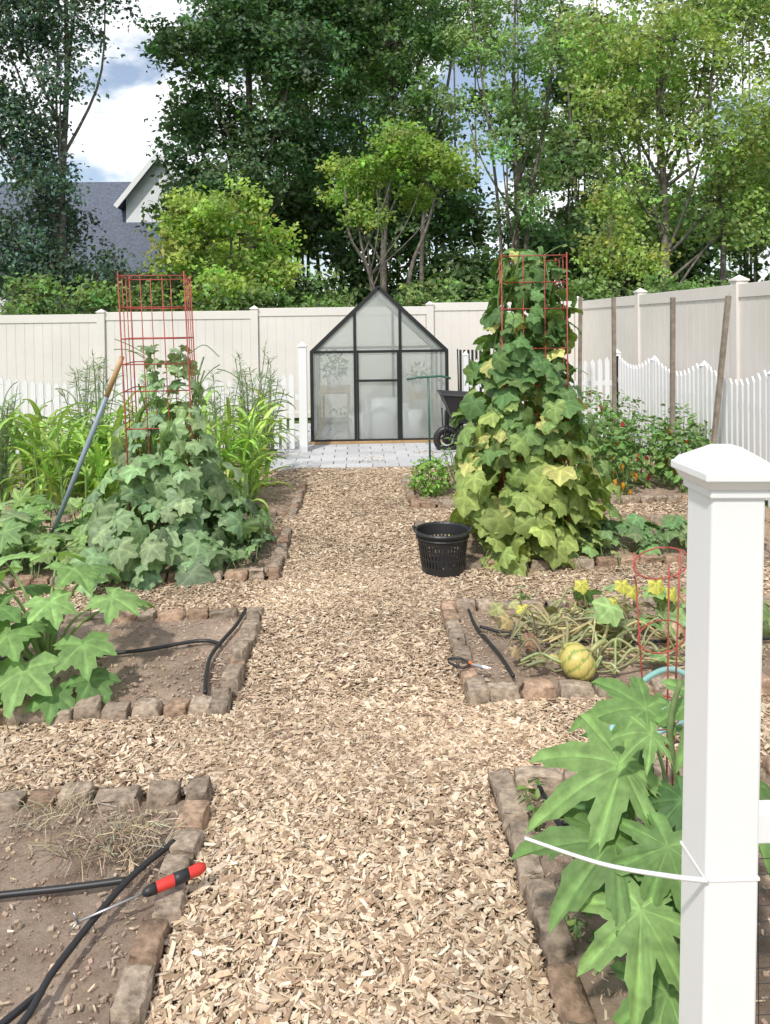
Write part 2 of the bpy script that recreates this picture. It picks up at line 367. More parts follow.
def mix(a,bb,f):
    x=nt.nodes.new('ShaderNodeMixShader'); x.inputs[0].default_value=f; nt.links.new(a.outputs[0],x.inputs[1]); nt.links.new(bb.outputs[0],x.inputs[2]); return x
w=nt.nodes.new('ShaderNodeTexWave'); w.inputs['Scale'].default_value=22; w.bands_direction='X'; tc=nt.nodes.new('ShaderNodeTexCoord'); nt.links.new(tc.outputs['Object'],w.inputs[0])
m1=mix(df,tl,.5); m2=mix(m1,tr,.42)
mr_=nt.nodes.new('ShaderNodeMapRange'); mr_.inputs[3].default_value=.4; mr_.inputs[4].default_value=.52; nt.links.new(w.outputs['Fac'],mr_.inputs[0]); nt.links.new(mr_.outputs[0],m2.inputs[0])
m3=mix(m2,gl,.07); nt.links.new(m3.outputs[0],out.inputs[0]); M_poly=m
pn=MB()
for y in(gy0+.005,gy1-.005):
    pn.add([[gx0,y,B0],[gx1,y,B0],[gx1,y,ez],[gm,y,az],[gx0,y,ez]],np.array([[0,1,2,3,4]]))
for sx in(gx0,gx1):
    pn.add([[sx,gy0,B0],[sx,gy1,B0],[sx,gy1,ez],[sx,gy0,ez]],np.array([[0,1,2,3]]))
    pn.add([[sx,gy0,ez],[sx,gy1,ez],[gm,gy1,az],[gm,gy0,az]],np.array([[0,1,2,3]]))
pn.build('panels',M_poly,False,E)
bs=MB(); box(bs,gx0-.03,gx1+.03,gy0-.045,gy0+.05,.036,.07); box(bs,gx0-.03,gx0+.06,gy0+.05,gy1,.036,.07); box(bs,gx1-.06,gx1+.03,gy0+.05,gy1,.036,.07)
bs.build('timber_base',M_handle,False,E)
sh=MB()
box(sh,gx0+.06,gx0+.5,10.3,11.5,.66,.69)
for px,py in((gx0+.08,10.32),(gx0+.48,10.32),(gx0+.08,11.48),(gx0+.48,11.48)): box(sh,px-.015,px+.015,py-.015,py+.015,.04,.66)
box(sh,gx1-.45,gx1-.06,10.4,11.5,.56,.59)
for px,py in((gx1-.43,10.42),(gx1-.08,10.42)): box(sh,px-.015,px+.015,py-.015,py+.015,.04,.56)
sh.build('shelves',M_handle,False,E)
pt=MB()
for (px,py,r,h,z) in((.05,10.2,.17,.35,.04),(.35,10.3,.24,.55,.04),(.75,10.15,.18,.4,.04),(-.3,10.6,.1,.2,.69),(-.35,11.0,.1,.22,.69),(.95,10.7,.1,.2,.59),(.6,10.6,.2,.45,.04)):
    tube(pt,[(px,py,z),(px,py,z+h*.5),(px,py,z+h)],[r*.75,r*.9,r],14)
pt.build('pots',M_white,True,E)
mb=MB()
for (px,py,z,r) in((-.3,10.6,1.0,.18),(-.35,11.0,1.05,.2),(.95,10.7,.9,.17),(-.2,10.2,.3,.2),(1.0,10.2,.25,.16)):
    n=90; d=unit(n); instance(mb,PV,PF,frames(unit(n)+[0,0,1],d),np.array([px,py,z])+d*r*rng.random((n,1))**.4,rng.uniform(.04,.09,n),jitcol((.12,.2,.07),n))
mb.build('seedlings',M_leaf,False,E)
# ------------------------------------------------------------ cages
def cage(name,x,y,h,r,levels,rot=0,lean=0,wr=.0045):
    mb=MB(); cs=[(x+r*math.cos(rot+a),y+r*math.sin(rot+a)) for a in [math.pi/4+i*math.pi/2 for i in range(4)]]
    L=lambda p:(p[0]-lean*(p[2]),p[1],p[2])
    for i in range(4):
        a=np.array(cs[i]);b=np.array(cs[(i+1)%4])
        tube(mb,[L((a[0],a[1],0.02)),L((a[0],a[1],h))],wr*1.2,5)
        for f in(.33,.66): c=a+(b-a)*f; tube(mb,[L((c[0],c[1],0.02)),L((c[0],c[1],h-.02))],wr*.75,4)
        for z in levels: tube(mb,[L((a[0],a[1],z)),L((b[0],b[1],z))],wr*.9,4)
    return mb.build(name,M_red,True)
cage('tomato_cage',-1.31,5.05,2.0,.30,[.2,.45,.7,.95,1.2,1.38,1.55,1.76,1.97],.12,.035)
cage('tomato_cage',1.24,5.05,2.1,.31,[.2,.45,.7,.95,1.2,1.45,1.72,1.9,2.08],-.1)
# climbing vines
def vine(name,x,y,prof,n,sz,colf,temps=CUC,dense=None,amp=.16):
    mb=MB(); zs=np.array([p[0] for p in prof]); rs=np.array([p[1] for p in prof])
    w=rs+.02 if dense is None else np.array(dense)
    cz=np.linspace(zs[0],zs[-1],200); cw=np.interp(cz,zs,w); cd=np.cumsum(cw)/cw.sum()
    z=np.interp(rng.random(n),cd,cz); ph=rng.uniform(0,2*math.pi,n)
    lump=1+amp*np.sin(3*ph+z*5)+amp*.7*np.sin(5*ph-z*9)
    r=np.interp(z,zs,rs)*lump*rng.uniform(.62,1.1,n)
    o=np.stack([np.cos(ph),np.sin(ph),0*ph],1)
    P=np.stack([x+r*o[:,0],y+r*o[:,1],z+.05],1)
    N=nrm(o*.7+np.array([0,0,.65])+rng.normal(0,.38,(n,3))); T=nrm(o*.45+np.array([0,0,-.8])+rng.normal(0,.5,(n,3)))
    R=frames(N,T); s=sz*rng.uniform(.45,1.2,n)*np.interp(z,[zs[0],zs[-1]],[1.1,.7])
    C=colf(z,n)
    idx=rng.integers(0,len(temps),n)
    for k,(tV,tF,tc) in enumerate(temps):
        q=idx==k
        if q.any(): instance(mb,tV,tF,R[q],P[q],s[q],C[q],tc)
    for i in range(9):
        a=rng.uniform(0,6.28); pts=[]
        for zz in np.linspace(.04,zs[-1]*rng.uniform(.7,1.05),10):
            a+=rng.normal(0,.35); q=.2+rng.normal(0,.03); pts.append((x+q*math.cos(a),y+q*math.sin(a),zz))
        tube(mb,spline(pts,30),.006,5,(.2,.3,.1),False)
    for i in range(14):
        a=rng.uniform(0,6.28); zz=rng.uniform(.2,zs[-1]); rr=np.interp(zz,zs,rs)
        p=np.array([x+rr*math.cos(a),y+rr*math.sin(a),zz]); o_=np.array([math.cos(a),math.sin(a),0])
        tube(mb,spline([p,p+o_*.1+[0,0,.06],p+o_*.2+[0,0,rng.uniform(-.05,.12)]],8),.003,4,(.22,.33,.12),False)
    return mb.build(name,M_leaf,True)
def colR(z,n):
    f=np.clip((z-.15)/1.1,0,1)[:,None]; f=np.clip(f+rng.normal(0,.2,(n,1)),0,1)
    lo=np.array([.33,.41,.12]); hi=np.array([.115,.22,.075]); c=lo*(1-f)+hi*f
    y=rng.random(n)<np.where(z<1.0,.14,.03); c[y]=np.array([.5,.5,.18]); return c*(1+rng.normal(0,.16,(n,1)))
vine('cucumber_vine',1.2,5.05,[(.02,.46),(.3,.47),(.7,.43),(1.0,.39),(1.4,.31),(1.75,.25),(2.0,.2),(2.1,.12)],800,.13,colR)
def colL(z,n):
    c=np.tile(np.array([.25,.36,.185]),(n,1)); return c*(1+rng.normal(0,.18,(n,1)))*(1+rng.normal(0,.05,(n,3)))
vine('squash_vine',-1.3,5.02,[(.02,.56),(.25,.54),(.45,.42),(.8,.27),(1.1,.2),(1.45,.15)],500,.118,colL,MEL,[3.8,3.6,2.4,.9,.5,.3],.22)
def patch(name,x0,x1,y0,y1,n,sz,h,col,temps=CUC):
    mb=MB(); P=np.stack([rng.uniform(x0,x1,n),rng.uniform(y0,y1,n),rng.uniform(.3,1,n)*h+.05],1)
    N=nrm(rng.normal(0,.35,(n,3))+np.array([0,-.25,1.])); T=rng.normal(0,1,(n,3)); T[:,2]=-.2
    s=sz*rng.uniform(.6,1.15,n); C=jitcol(col,n,.15,.06); idx=rng.integers(0,len(temps),n)
    R=frames(N,T)
    for k,(tV,tF,tc) in enumerate(temps):
        q=idx==k
        if q.any(): instance(mb,tV,tF,R[q],P[q],s[q],C[q],tc)
    for i in range(n):
        g=P[i]+np.array([rng.normal(0,.08),rng.normal(0,.08),0]); g[2]=.03
        tube(mb,[g,(g+P[i])/2+np.array([0,0,.03]),P[i]],.004,4,(.2,.3,.12),False)
    return mb.build(name,M_leaf,True)
patch('squash_plant',-2.9,-2.0,4.6,5.4,75,.13,.36,(.25,.39,.14),SQ)
patch('squash_plant',-2.3,-1.6,4.6,5.0,34,.09,.17,(.24,.36,.14))
patch('cucumber_plant',1.6,2.4,4.72,5.2,54,.1,.18,(.19,.3,.13))
patch('cucumber_plant',.75,1.7,4.62,4.85,26,.08,.13,(.3,.39,.14))
patch('cucumber_plant',-1.1,-.66,4.68,5.1,24,.08,.13,(.24,.35,.17),MEL)
patch('squash_plant',-2.2,-1.1,5.3,6.0,40,.1,.2,(.22,.34,.13))
def petplant(name,base,leaves,temps,stemc=(.3,.42,.17),sr=.009,ny=0):
    mb=MB(); base=np.array(base,float)
    for i,(p,s,az,tilt,col) in enumerate(leaves):
        p=np.array(p,float); o=np.array([math.cos(az),math.sin(az),0]); N=np.array([o[0]*tilt+rng.normal(0,.1),o[1]*tilt-ny+rng.normal(0,.1),1.0]); T=o+np.array([0,0,-.25])
        R=frames(N[None],T[None]); tV,tF,tc=temps[i%len(temps)]
        instance(mb,tV,tF,R,p[None],np.array([s]),np.array([col])*rng.uniform(.88,1.15),tc)
        m=(base+p)/2+np.array([(p[0]-base[0])*-.12,(p[1]-base[1])*-.12,.07])
        tube(mb,spline([base,m,p],10),np.linspace(sr,sr*.5,10),6,stemc,False)
    return mb.build(name,M_leaf,True)
g1=(.2,.34,.11);g2=(.25,.41,.14);g3=(.15,.27,.09)
petplant('zucchini_plant',(-1.42,3.25,.04),[((-1.33,3.35,.50),.17,-.6,.3,g1),((-1.14,3.3,.38),.16,-.3,.5,g2),((-1.62,3.3,.56),.18,2.5,.2,g2),((-1.2,3.1,.25),.17,-1.1,.5,g1),
 ((-1.4,2.98,.2),.19,-1.6,.6,g2),((-1.68,3.0,.25),.19,-2.2,.5,g1),((-1.58,3.15,.4),.18,-2.6,.3,g3),((-1.3,3.5,.46),.17,1.0,.2,g3),((-1.12,3.5,.3),.14,.4,.4,g1),((-1.75,3.45,.45),.18,2.8,.3,g1),((-1.85,3.2,.35),.19,3.3,.3,g2),((-1.45,3.2,.33),.15,-1.4,.4,g3),((-1.15,3.05,.12),.14,-.6,.3,g3),((-1.5,3.6,.5),.17,1.9,.2,g2),((-1.28,2.97,.1),.13,-1.3,.4,g3),
 ((-1.5,3.05,.32),.17,-1.9,.5,g1),((-1.6,3.5,.36),.16,1.2,.2,g3),((-1.36,3.15,.42),.14,-.9,.5,g2),((-1.72,3.2,.5),.17,-2.8,.4,g1),((-1.55,2.95,.1),.15,-2.0,.4,g2)],SQ)
# okra-like plant foreground
o1=(.16,.28,.09);o2=(.22,.36,.12);o3=(.1,.2,.07)
bx,by=.82,1.72
petplant('okra_plant',(bx,by,.1),[((.77,1.8,.58),.2,2.8,.1,o1),((.66,1.68,.5),.245,3.3,.1,o2),((.6,1.57,.385),.235,2.9,.1,o1),((.62,1.46,.31),.2,-1.9,.4,o2),
 ((.7,1.5,.42),.17,-2.3,.5,o1),((.9,1.72,.64),.16,-2.4,.2,o1),((.74,1.85,.42),.18,2.8,.1,o3),((.7,1.7,.24),.2,3.3,.2,o3),((.9,1.6,.5),.2,-.6,.3,o1),((.68,1.46,.12),.18,-2.3,.3,o1),((.95,1.85,.45),.2,.2,.4,o3),((.66,1.78,.3),.18,2.5,.2,o3),((.76,1.52,.28),.18,-1.2,.5,o3),((.72,1.64,.6),.1,-2.8,.3,o2),((.78,1.6,.46),.15,-2.7,.2,o3)],OK,(.33,.44,.22),.007,.38)
mb=MB(); tube(mb,spline([(bx,by,.03),(bx+.02,by,.3),(bx-.02,by,.55),(bx,by-.02,.7)],14),np.linspace(.013,.006,14),7,(.24,.33,.15)); mb.build('okra_stem',M_leaf,True).parent=D.objects['okra_plant']
def bush(name,x,y,z,rx,ry,rz,n,sz,col,stems=10,fr_=None):
    mb=MB(); d=unit(n); rad=rng.uniform(.35,1,n)[:,None]**.6
    P=np.array([x,y,z])+d*rad*np.array([rx,ry,rz]); P[:,2]=np.maximum(P[:,2],.05)
    N=nrm(d*.6+np.array([0,0,.7])+rng.normal(0,.45,(n,3))); T=nrm(d+rng.normal(0,.6,(n,3)))
    instance(mb,PV,PF,frames(N,T),P,sz*rng.uniform(.6,1.2,n),jitcol(col,n,.2,.08))
    for i in range(stems):
        a=rng.uniform(0,6.28); e=np.array([x+rx*.7*math.cos(a),y+ry*.7*math.sin(a),z+rz*rng.uniform(0,.8)])
        tube(mb,spline([(x+.03*math.cos(a),y+.03*math.sin(a),.03),(x+.3*rx*math.cos(a),y+.3*ry*math.sin(a),z*.6),e],8),.004,4,(.2,.3,.12),False)
    if fr_:
        for i in range(fr_[0]):
            p=P[rng.integers(0,n)]; tube(mb,[p,p-np.array([0,0,.03]),p-np.array([0,0,.07])],[.014,.018,.004],6,fr_[1])
    return mb.build(name,M_leaf,False)
bush('basil_plant',.68,6.75,.2,.19,.17,.18,380,.06,(.24,.42,.09))
bush('herb_plant',.98,6.9,.28,.2,.2,.3,130,.06,(.2,.29,.11))
bush('herb_plant',1.2,7.1,.35,.2,.2,.36,120,.05,(.22,.29,.11),10,(4,(.5,.4,.05)))
for i,(x,y,h) in enumerate([(2.35,6.8,.33),(2.75,6.9,.38),(3.1,6.7,.36),(2.0,7.1,.3),(2.55,7.3,.42),(3.3,7.3,.42)]):
    bush('pepper_plant',x,y,h,.3,.26,h*.9,330,.085,(.17,.3,.09),12,(5,(.55,.06,.03) if i==1 else (.65,.28,.03)))
bush('marigold_plant',2.45,6.55,.22,.15,.15,.2,120,.05,(.2,.3,.1),6,(9,(.75,.35,.03)))
bush('flower_bush',2.7,8.3,.45,.35,.3,.42,420,.07,(.18,.31,.1),12,(9,(.55,.05,.08)))
bush('flower_bush',3.2,8.6,.4,.3,.3,.4,300,.07,(.17,.28,.1),12,(5,(.6,.06,.06)))
bush('weed_plant',.95,4.05,.05,.05,.05,.06,14,.05,(.22,.35,.11),2)
bush('weed_plant',.56,2.2,.07,.04,.1,.06,30,.045,(.2,.32,.11),2)
bush('weed_plant',.57,1.75,.05,.035,.14,.04,50,.03,(.2,.32,.11),2)
# corn
def blade(mb,p,az,L,w,col,el=1.1,droop=1.5):
    n=9; pts=[];q=np.array(p,float);a=el
    for i in range(n):
        pts.append(q.copy()); q=q+np.array([math.cos(az)*math.cos(a),math.sin(az)*math.cos(a),math.sin(a)])*L/n; a-=droop/n*(1+i*.12)
    pts=np.array(pts); sd=np.array([-math.sin(az),math.cos(az),0]); ws=w*np.array([.6,.9,1,1,.95,.8,.6,.35,.05])
    V=np.concatenate([pts+sd*ws[:,None]+[0,0,.008],pts-np.array([0,0,.004]),pts-sd*ws[:,None]+[0,0,.008]]); F=[]
    for i in range(n-1): F+= [[i,i+1,n+i+1,n+i],[n+i,n+i+1,2*n+i+1,2*n+i]]
    C=np.tile(np.array(col),(3*n,1)); C[n:2*n]*=1.4; mb.add(V,F,C)
def corn(name,pts,h,L,w,col,nb=(7,10)):
    mb=MB()
    for x,y in pts:
        hh=h*rng.uniform(.55,1.3); lean=rng.normal(0,.06,2); pc=np.array(col)*rng.uniform(.8,1.2)
        tube(mb,[(x,y,.02),(x+lean[0],y+lean[1],hh*.6)],[.013,.006],6,(.26,.38,.14),False)
        k=rng.integers(*nb)
        for i in range(k):
            f=i/k; c=jitcol(pc,1,.16,.07)[0]
            blade(mb,(x+lean[0]*f,y+lean[1]*f,.05+hh*.6*f),rng.uniform(0,6.28),L*rng.uniform(.6,1.2),w*rng.uniform(.6,1.2),c,rng.uniform(.9,1.5),rng.uniform(.8,2.4))
    return mb.build(name,M_leaf,True)
cc=(.31,.46,.12)
corn('corn_patch',[(rng.uniform(-3.3,-1.75),rng.uniform(6.2,7.2)) for _ in range(44)],1.0,.58,.023,cc,(8,11))
corn('corn_patch',[(rng.uniform(-1.45,-.85),rng.uniform(6.25,7.2)) for _ in range(22)],1.1,.5,.023,cc,(8,11))
corn('corn_patch',[(rng.uniform(-4.8,-3.2),rng.uniform(6.0,7.8)) for _ in range(26)],1.0,.6,.024,(.27,.41,.11),(8,11))
corn('ornamental_grass',[(rng.uniform(-4.5,-2.0),rng.uniform(7.8,8.9)) for _ in range(24)],.8,.65,.010,(.32,.43,.22),(10,14))
corn('ornamental_grass',[(rng.uniform(-1.8,-1.0),rng.uniform(7.8,8.7)) for _ in range(11)],.9,.65,.010,(.28,.39,.2),(10,14))
def dill(name,x,y,h,n=9):
    mb=MB()
    for i in range(n):
        a=rng.uniform(0,6.28); r=rng.uniform(.05,.22); pts=spline([(x,y,.03),(x+r*.4*math.cos(a),y+r*.4*math.sin(a),h*.5),(x+r*math.cos(a),y+r*math.sin(a),h*rng.uniform(.8,1.1))],14)
        tube(mb,pts,.004,4,(.24,.3,.16),False)
        m=60; k=rng.integers(4,14,m); P=pts[k]; d=unit(m); d[:,2]=abs(d[:,2])*.8
        instance(mb,DV*np.array([.13,1,1]),DF,frames(unit(m),d),P,rng.uniform(.05,.13,m),jitcol((.24,.32,.18),m,.2))
    return mb.build(name,M_leaf)
for q in((-2.45,7.0,1.25),(-2.75,7.4,1.15),(-1.05,7.2,1.3,12),(-3.9,7.6,1.2),(-3.2,6.6,1.0),(-1.3,6.9,1.1),(-.95,7.7,1.1),(-2.1,7.6,1.1)): dill('fennel_plant',*q)
dill('asparagus_fern',1.95,7.6,1.2,10)
# ------------------------------------------------------------ tools / items
E=empty('garden_rake'); mb=MB(); p=np.array([-1.57,4.9,1.43]); q=np.array([-2.18,5.1,.08]); j=p+(q-p)*.2
tube(mb,[p,p+(j-p)*.5,j],[.016,.018,.017],10); mb.build('wood_grip',M_handle,True,E)
mb=MB(); tube(mb,[j,(j+q)/2,q],[.0175,.0175,.0165],10); mb.build('shaft',M_greyp,True,E)
mb=MB(); box(mb,q[0]-.2,q[0]+.2,q[1]-.01,q[1]+.01,.06,.085)
for i in range(12): box(mb,q[0]-.19+i*.034,q[0]-.184+i*.034,q[1]-.008,q[1]+.008,.02,.06)
mb.build('head',M_steel,False,E)
E=empty('t_handle_garden_tool'); mb=MB(); tube(mb,[(.84,8.3,.02),(.83,8.3,1.02)],.013,8); tube(mb,[(.58,8.27,1.0),(.7,8.28,1.02),(.98,8.32,1.03),(1.09,8.33,1.0)],.014,8)
box(mb,.76,.92,8.27,8.33,.04,.06); mb.build('handle',M_green,True,E)
mb=MB(); [tube(mb,[(xx,8.3,.06),(xx,8.3,.008)],[.008,.004],5) for xx in(.77,.81,.87,.91)]; mb.build('tines',M_steel,True,E)
E=empty('wheelbarrow'); wx,wy=1.36,9.15
mb=MB(); top=np.array([[-.3,-.3,.76],[.5,-.33,.7],[.5,.33,.7],[-.3,.3,.76]]); bot=np.array([[-.14,-.18,.4],[.32,-.2,.37],[.32,.2,.37],[-.14,.18,.4]])
V=np.concatenate([top,bot,top*[.95,.93,1],bot*[.9,.9,1]+[0,0,.02]])+np.array([wx,wy,0])
mb.add(V,np.array([[0,4,5,1],[1,5,6,2],[2,6,7,3],[3,7,4,0],[4,7,6,5],[8,9,13,12],[9,10,14,13],[10,11,15,14],[11,8,12,15],[12,13,14,15],[0,1,9,8],[1,2,10,9],[2,3,11,10],[3,0,8,11]]))
tube(mb,np.array([*top,top[0]])+np.array([wx,wy,0]),.013,6); mb.build('tray',M_blackp,False,E)
mb=MB()
a=np.linspace(0,2*math.pi,25); tube(mb,np.stack([wx-.22+.13*np.cos(a),wy+0*a,.17+.13*np.sin(a)],1),.045,10,cap=False); mb.build('tyre',M_blackp,True,E)
mb=MB(); tube(mb,[(wx-.22,wy-.05,.17),(wx-.22,wy+.05,.17)],.06,12); tube(mb,[(wx-.22,wy-.09,.17),(wx-.22,wy+.09,.17)],.01,8)
for s in(-1,1):
    tube(mb,[(wx-.22,wy+.09*s,.17),(wx+.0,wy+.15*s,.35),(wx+.5,wy+.22*s,.41),(wx+1.0,wy+.3*s,.57)],.016,8)
    tube(mb,[(wx+.35,wy+.2*s,.4),(wx+.38,wy+.22*s,.05),(wx+.5,wy+.22*s,.05),(wx+.52,wy+.22*s,.42)],.013,6)
    tube(mb,[(wx-.25,wy+.09*s,.17),(wx-.26,wy+.16*s,.55)],.01,6)
mb.build('undercarriage',M_black,True,E)
# basket
E=empty('plastic_basket'); mb=MB(); cx,cy,z0,hh,r0,r1=.55,4.62,.02,.265,.135,.168
def ring(r,z,t):
    a=np.linspace(0,2*math.pi,33); tube(mb,np.stack([cx+r*np.cos(a),cy+r*np.sin(a),z+0*a],1),t,6,cap=False)
ring(r1+.006,z0+hh,.011); ring(r1+.002,z0+hh-.035,.005)
a=np.linspace(0,2*math.pi,41)[:-1]
def band(f0,f1):
    ra=r0+(r1-r0)*f0; rb=r0+(r1-r0)*f1; V=[];n=40
    for r,z in((ra,z0+hh*f0),(rb,z0+hh*f1),(ra-.005,z0+hh*f0),(rb-.005,z0+hh*f1)): V+= [[cx+r*math.cos(t),cy+r*math.sin(t),z] for t in a]
    F=[]
    for i in range(n):
        k=(i+1)%n; F+= [[i,k,n+k,n+i],[2*n+k,2*n+i,3*n+i,3*n+k],[n+i,n+k,3*n+k,3*n+i],[k,i,2*n+i,2*n+k]]
    mb.add(V,F)
band(0,.2); band(.36,.41); band(.56,.61); band(.74,1)
for i in range(40):
    t0=a[i]; d=.04; V=[]
    for f in(.15,.85):
        r=r0+(r1-r0)*f
        for dr in(.001,-.006):
            for s in(-d,d): V.append([cx+(r+dr)*math.cos(t0+s),cy+(r+dr)*math.sin(t0+s),z0+hh*f])
    mb.add(V,BOXF)
V=[[cx,cy,z0+.004]]+[[cx+r0*math.cos(t),cy+r0*math.sin(t),z0+.004] for t in a]; mb.add(V,[[0,1+i,1+(i+1)%40] for i in range(40)])
mb.build('lattice_wall',M_blackp,False,E)
mb=MB()
for s in(-1,1):
    tube(mb,spline([(cx+s*r1,cy-.06,z0+hh),(cx+s*(r1+.02),cy-.03,z0+hh+.02),(cx+s*(r1+.02),cy+.03,z0+hh+.02),(cx+s*r1,cy+.06,z0+hh)],12),.008,6)
mb.build('handles',M_blackp,True,E)
# gourd
m,nt,b=newmat('gourd_skin'); at=nt.nodes.new('ShaderNodeAttribute'); at.attribute_name='Col'; nt.links.new(at.outputs[0],b.inputs['Base Color']); b.inputs['Roughness'].default_value=.4
mb=MB(); V=[];C=[];nu,nv=60,28
for j in range(nv+1):
    v=math.pi*j/nv
    for i in range(nu):
        u=2*math.pi*i/nu; rb=1+.04*abs(math.sin(5*u))
        r=.085*math.sin(v)*rb; V.append([r*math.cos(u),r*math.sin(u),.074*math.cos(v)*(1-.12*math.exp(-(v/.3)**2))])
        g=abs(math.sin(5*u+.25*math.sin(6*v)))<.35+.1*rng.normal()
        sp=rng.random()*.2; C.append([.2+sp*.3,.27+sp*.3,.07] if g else [.5+sp*.5,.42+sp*.4,.14])
F=[[j*nu+i,(j+1)*nu+i,(j+1)*nu+(i+1)%nu,j*nu+(i+1)%nu] for j in range(nv) for i in range(nu)]
V=np.array(V)@np.array(Matrix.Rotation(.9,3,'Y')).T+np.array([.97,3.09,.11]); mb.add(V,F,np.array(C))
tube(mb,spline([(1.03,3.09,.155),(1.07,3.1,.185),(1.11,3.14,.175)],8),[.012]*8,6,(.34,.34,.14)); mb.build('gourd',m,True)
# withered vines
mb=MB()
for i in range(44):
    x,y=rng.uniform(.7,1.3),rng.uniform(3.1,3.75); pts=[]; a=rng.uniform(-.6,.6); z=.07
    for k in range(7): pts.append((x,y,z)); a+=rng.normal(0,.5); x+=.11*math.cos(a); y=min(3.88,max(3.08,y+.09*math.sin(a))); z=.06+abs(rng.normal(0,.06))
    tube(mb,spline(pts,24),rng.uniform(.003,.008),5,jitcol((.42,.42,.22),1,.25)[0],False)
n=60;P=np.stack([rng.uniform(.7,2.1,n),rng.uniform(3.1,3.8,n),rng.uniform(.06,.15,n)],1); k=CUC[0]
instance(mb,k[0],k[1],frames(rng.normal(0,.6,(n,3))+[0,0,1.],rng.normal(0,1,(n,3))),P,rng.uniform(.02,.065,n),jitcol((.4,.34,.2),n,.3),k[2])
for (x,y,z,s) in((1.36,3.6,.27,.055),(1.42,3.6,.24,.06),(1.18,3.7,.24,.055),(.84,3.6,.16,.045),(1.5,3.5,.3,.065),(1.56,3.45,.28,.06),(1.3,3.55,.2,.05)):
    tube(mb,spline([(x+.05,y+.03,.05),(x+.02,y,z*.6),(x,y,z)],8),.004,5,(.34,.38,.14),False)
    k=CUC[1]; instance(mb,k[0],k[1],frames(np.array([[.2+rng.normal(0,.3),-.8,.4]]),np.array([[.1,-.3,-1.]])),np.array([[x,y,z]]),np.array([s]),np.array([[.56,.54,.12]]),k[2])
k=CUC[2]; n=36; P=np.stack([rng.uniform(1.2,2.2,n),rng.uniform(3.1,3.8,n),rng.uniform(.08,.26,n)],1)
instance(mb,k[0],k[1],frames(rng.normal(0,.4,(n,3))+[0,-.3,1.],rng.normal(0,1,(n,3))),P,rng.uniform(.06,.11,n),jitcol((.26,.36,.16),n,.15),k[2])
mb.build('withered_squash_vine',M_leaf,True)
def hose(name,paths,r=.0085,mat=M_blackp):
    mb=MB(); [tube(mb,spline(p,40),r,8) for p in paths]; mb.build(name,mat,True)
hose('drip_hose',[[(-2.6,3.5,.06),(-1.6,3.42,.055),(-1.1,3.45,.06),(-.8,3.55,.06),(-.68,3.5,.06)],[(-.62,3.92,.07),(-.64,3.7,.07),(-.7,3.4,.065),(-.69,3.2,.06),(-.66,3.02,.06)]],.0095)
hose('drip_hose',[[(-1.0,1.15,.06),(-.78,1.46,.075),(-.74,1.65,.08),(-.66,1.92,.075),(-.57,2.1,.06)],[(-2.6,1.88,.05),(-1.4,1.9,.052),(-.9,1.93,.055),(-.67,1.95,.06)],[(-.9,1.42,.06),(-.82,1.5,.07),(-.76,1.6,.06)]],.009)
hose('drip_hose',[[(.6,3.85,.06),(.6,3.6,.07),(.66,3.3,.06),(.68,3.08,.06)],[(.62,3.6,.07),(.9,3.45,.06),(1.5,3.4,.055),(2.3,3.4,.055)]])
hose('drip_hose',[[(-.64,5.4,.06),(-.68,5.1,.07),(-.7,4.8,.06)],[(-2,5.3,.06),(-.7,5.25,.06)]])
hose('drip_hose',[[(.6,2.3,.06),(.62,2.0,.07),(.66,1.6,.06)],[(.62,2.1,.07),(1.3,2.05,.06),(2.2,2.05,.06)]])
hose('garden_hose',[[(.9,2.52,.02),(.96,2.6,.1),(1.06,2.68,.18),(1.25,2.72,.24),(1.45,2.65,.1)],[(.87,2.5,.02),(.95,2.53,.07),(1.08,2.58,.14),(1.5,2.6,.22)],[(.92,2.47,.02),(1.0,2.48,.06),(1.13,2.52,.12),(1.4,2.58,.16)]],.011,M_hoseg)
# red weeder
E=empty('hand_weeder'); mb=MB(); p=np.array([-.44,1.93,.105]); q=np.array([-.735,1.77,.09]); L=p+(q-p)*.48
tube(mb,[p,p+(L-p)*.12,p+(L-p)*.35,p+(L-p)*.6,p+(L-p)*.9,L],[.009,.0165,.014,.016,.014,.009],12); mb.build('handle',M_redp,True,E)
mb=MB(); tube(mb,[p+(L-p)*.3,p+(L-p)*.45,p+(L-p)*.55],[.016,.0162,.017],12); tube(mb,[p+(L-p)*.85,L,L+(q-p)*.03],[.0155,.013,.008],12); mb.build('grip',M_blackp,True,E)
mb=MB(); tube(mb,[L,q],.0035,8); tube(mb,[q,q+np.array([-.01,0,.025])],[.004,.002],6); tube(mb,[q,q+np.array([-.02,-.01,-.02])],[.004,.002],6); mb.build('shaft',M_steel,True,E)
# pruning shears
E=empty('pruning_shears'); mb=MB(); c=np.array([.5,3.15,.088])
for s in(-1,1):
    tube(mb,spline([c,c+[-.035,.045*s+.01,.0],c+[-.08,.03*s+.03,.0],c+[-.095,.012*s+.035,0]],14),[.006]*14,7)
mb.build('handles',M_blackp,True,E)
mb=MB(); tube(mb,[c,c+[.05,-.03,0],c+[.085,-.045,0]],[.006,.008,.001],5); tube(mb,[c,c+[.05,-.045,.003],c+[.075,-.065,.003]],[.005,.006,.001],5); mb.build('blades',M_steel,False,E)
mb=MB(); tube(mb,[c+[0,0,-.008],c+[0,0,.012]],.009,10); mb.build('pivot',flat('orange_plastic',(.6,.16,.03)),True,E)
mb=MB(); X=.98
for k in range(3):
    a=k*2.1+.4; tube(mb,[(X+.04*math.cos(a),2.2+.04*math.sin(a),.03),(X+.085*math.cos(a),2.2+.085*math.sin(a),.86)],.003,5)
a=np.linspace(0,2*math.pi,25)
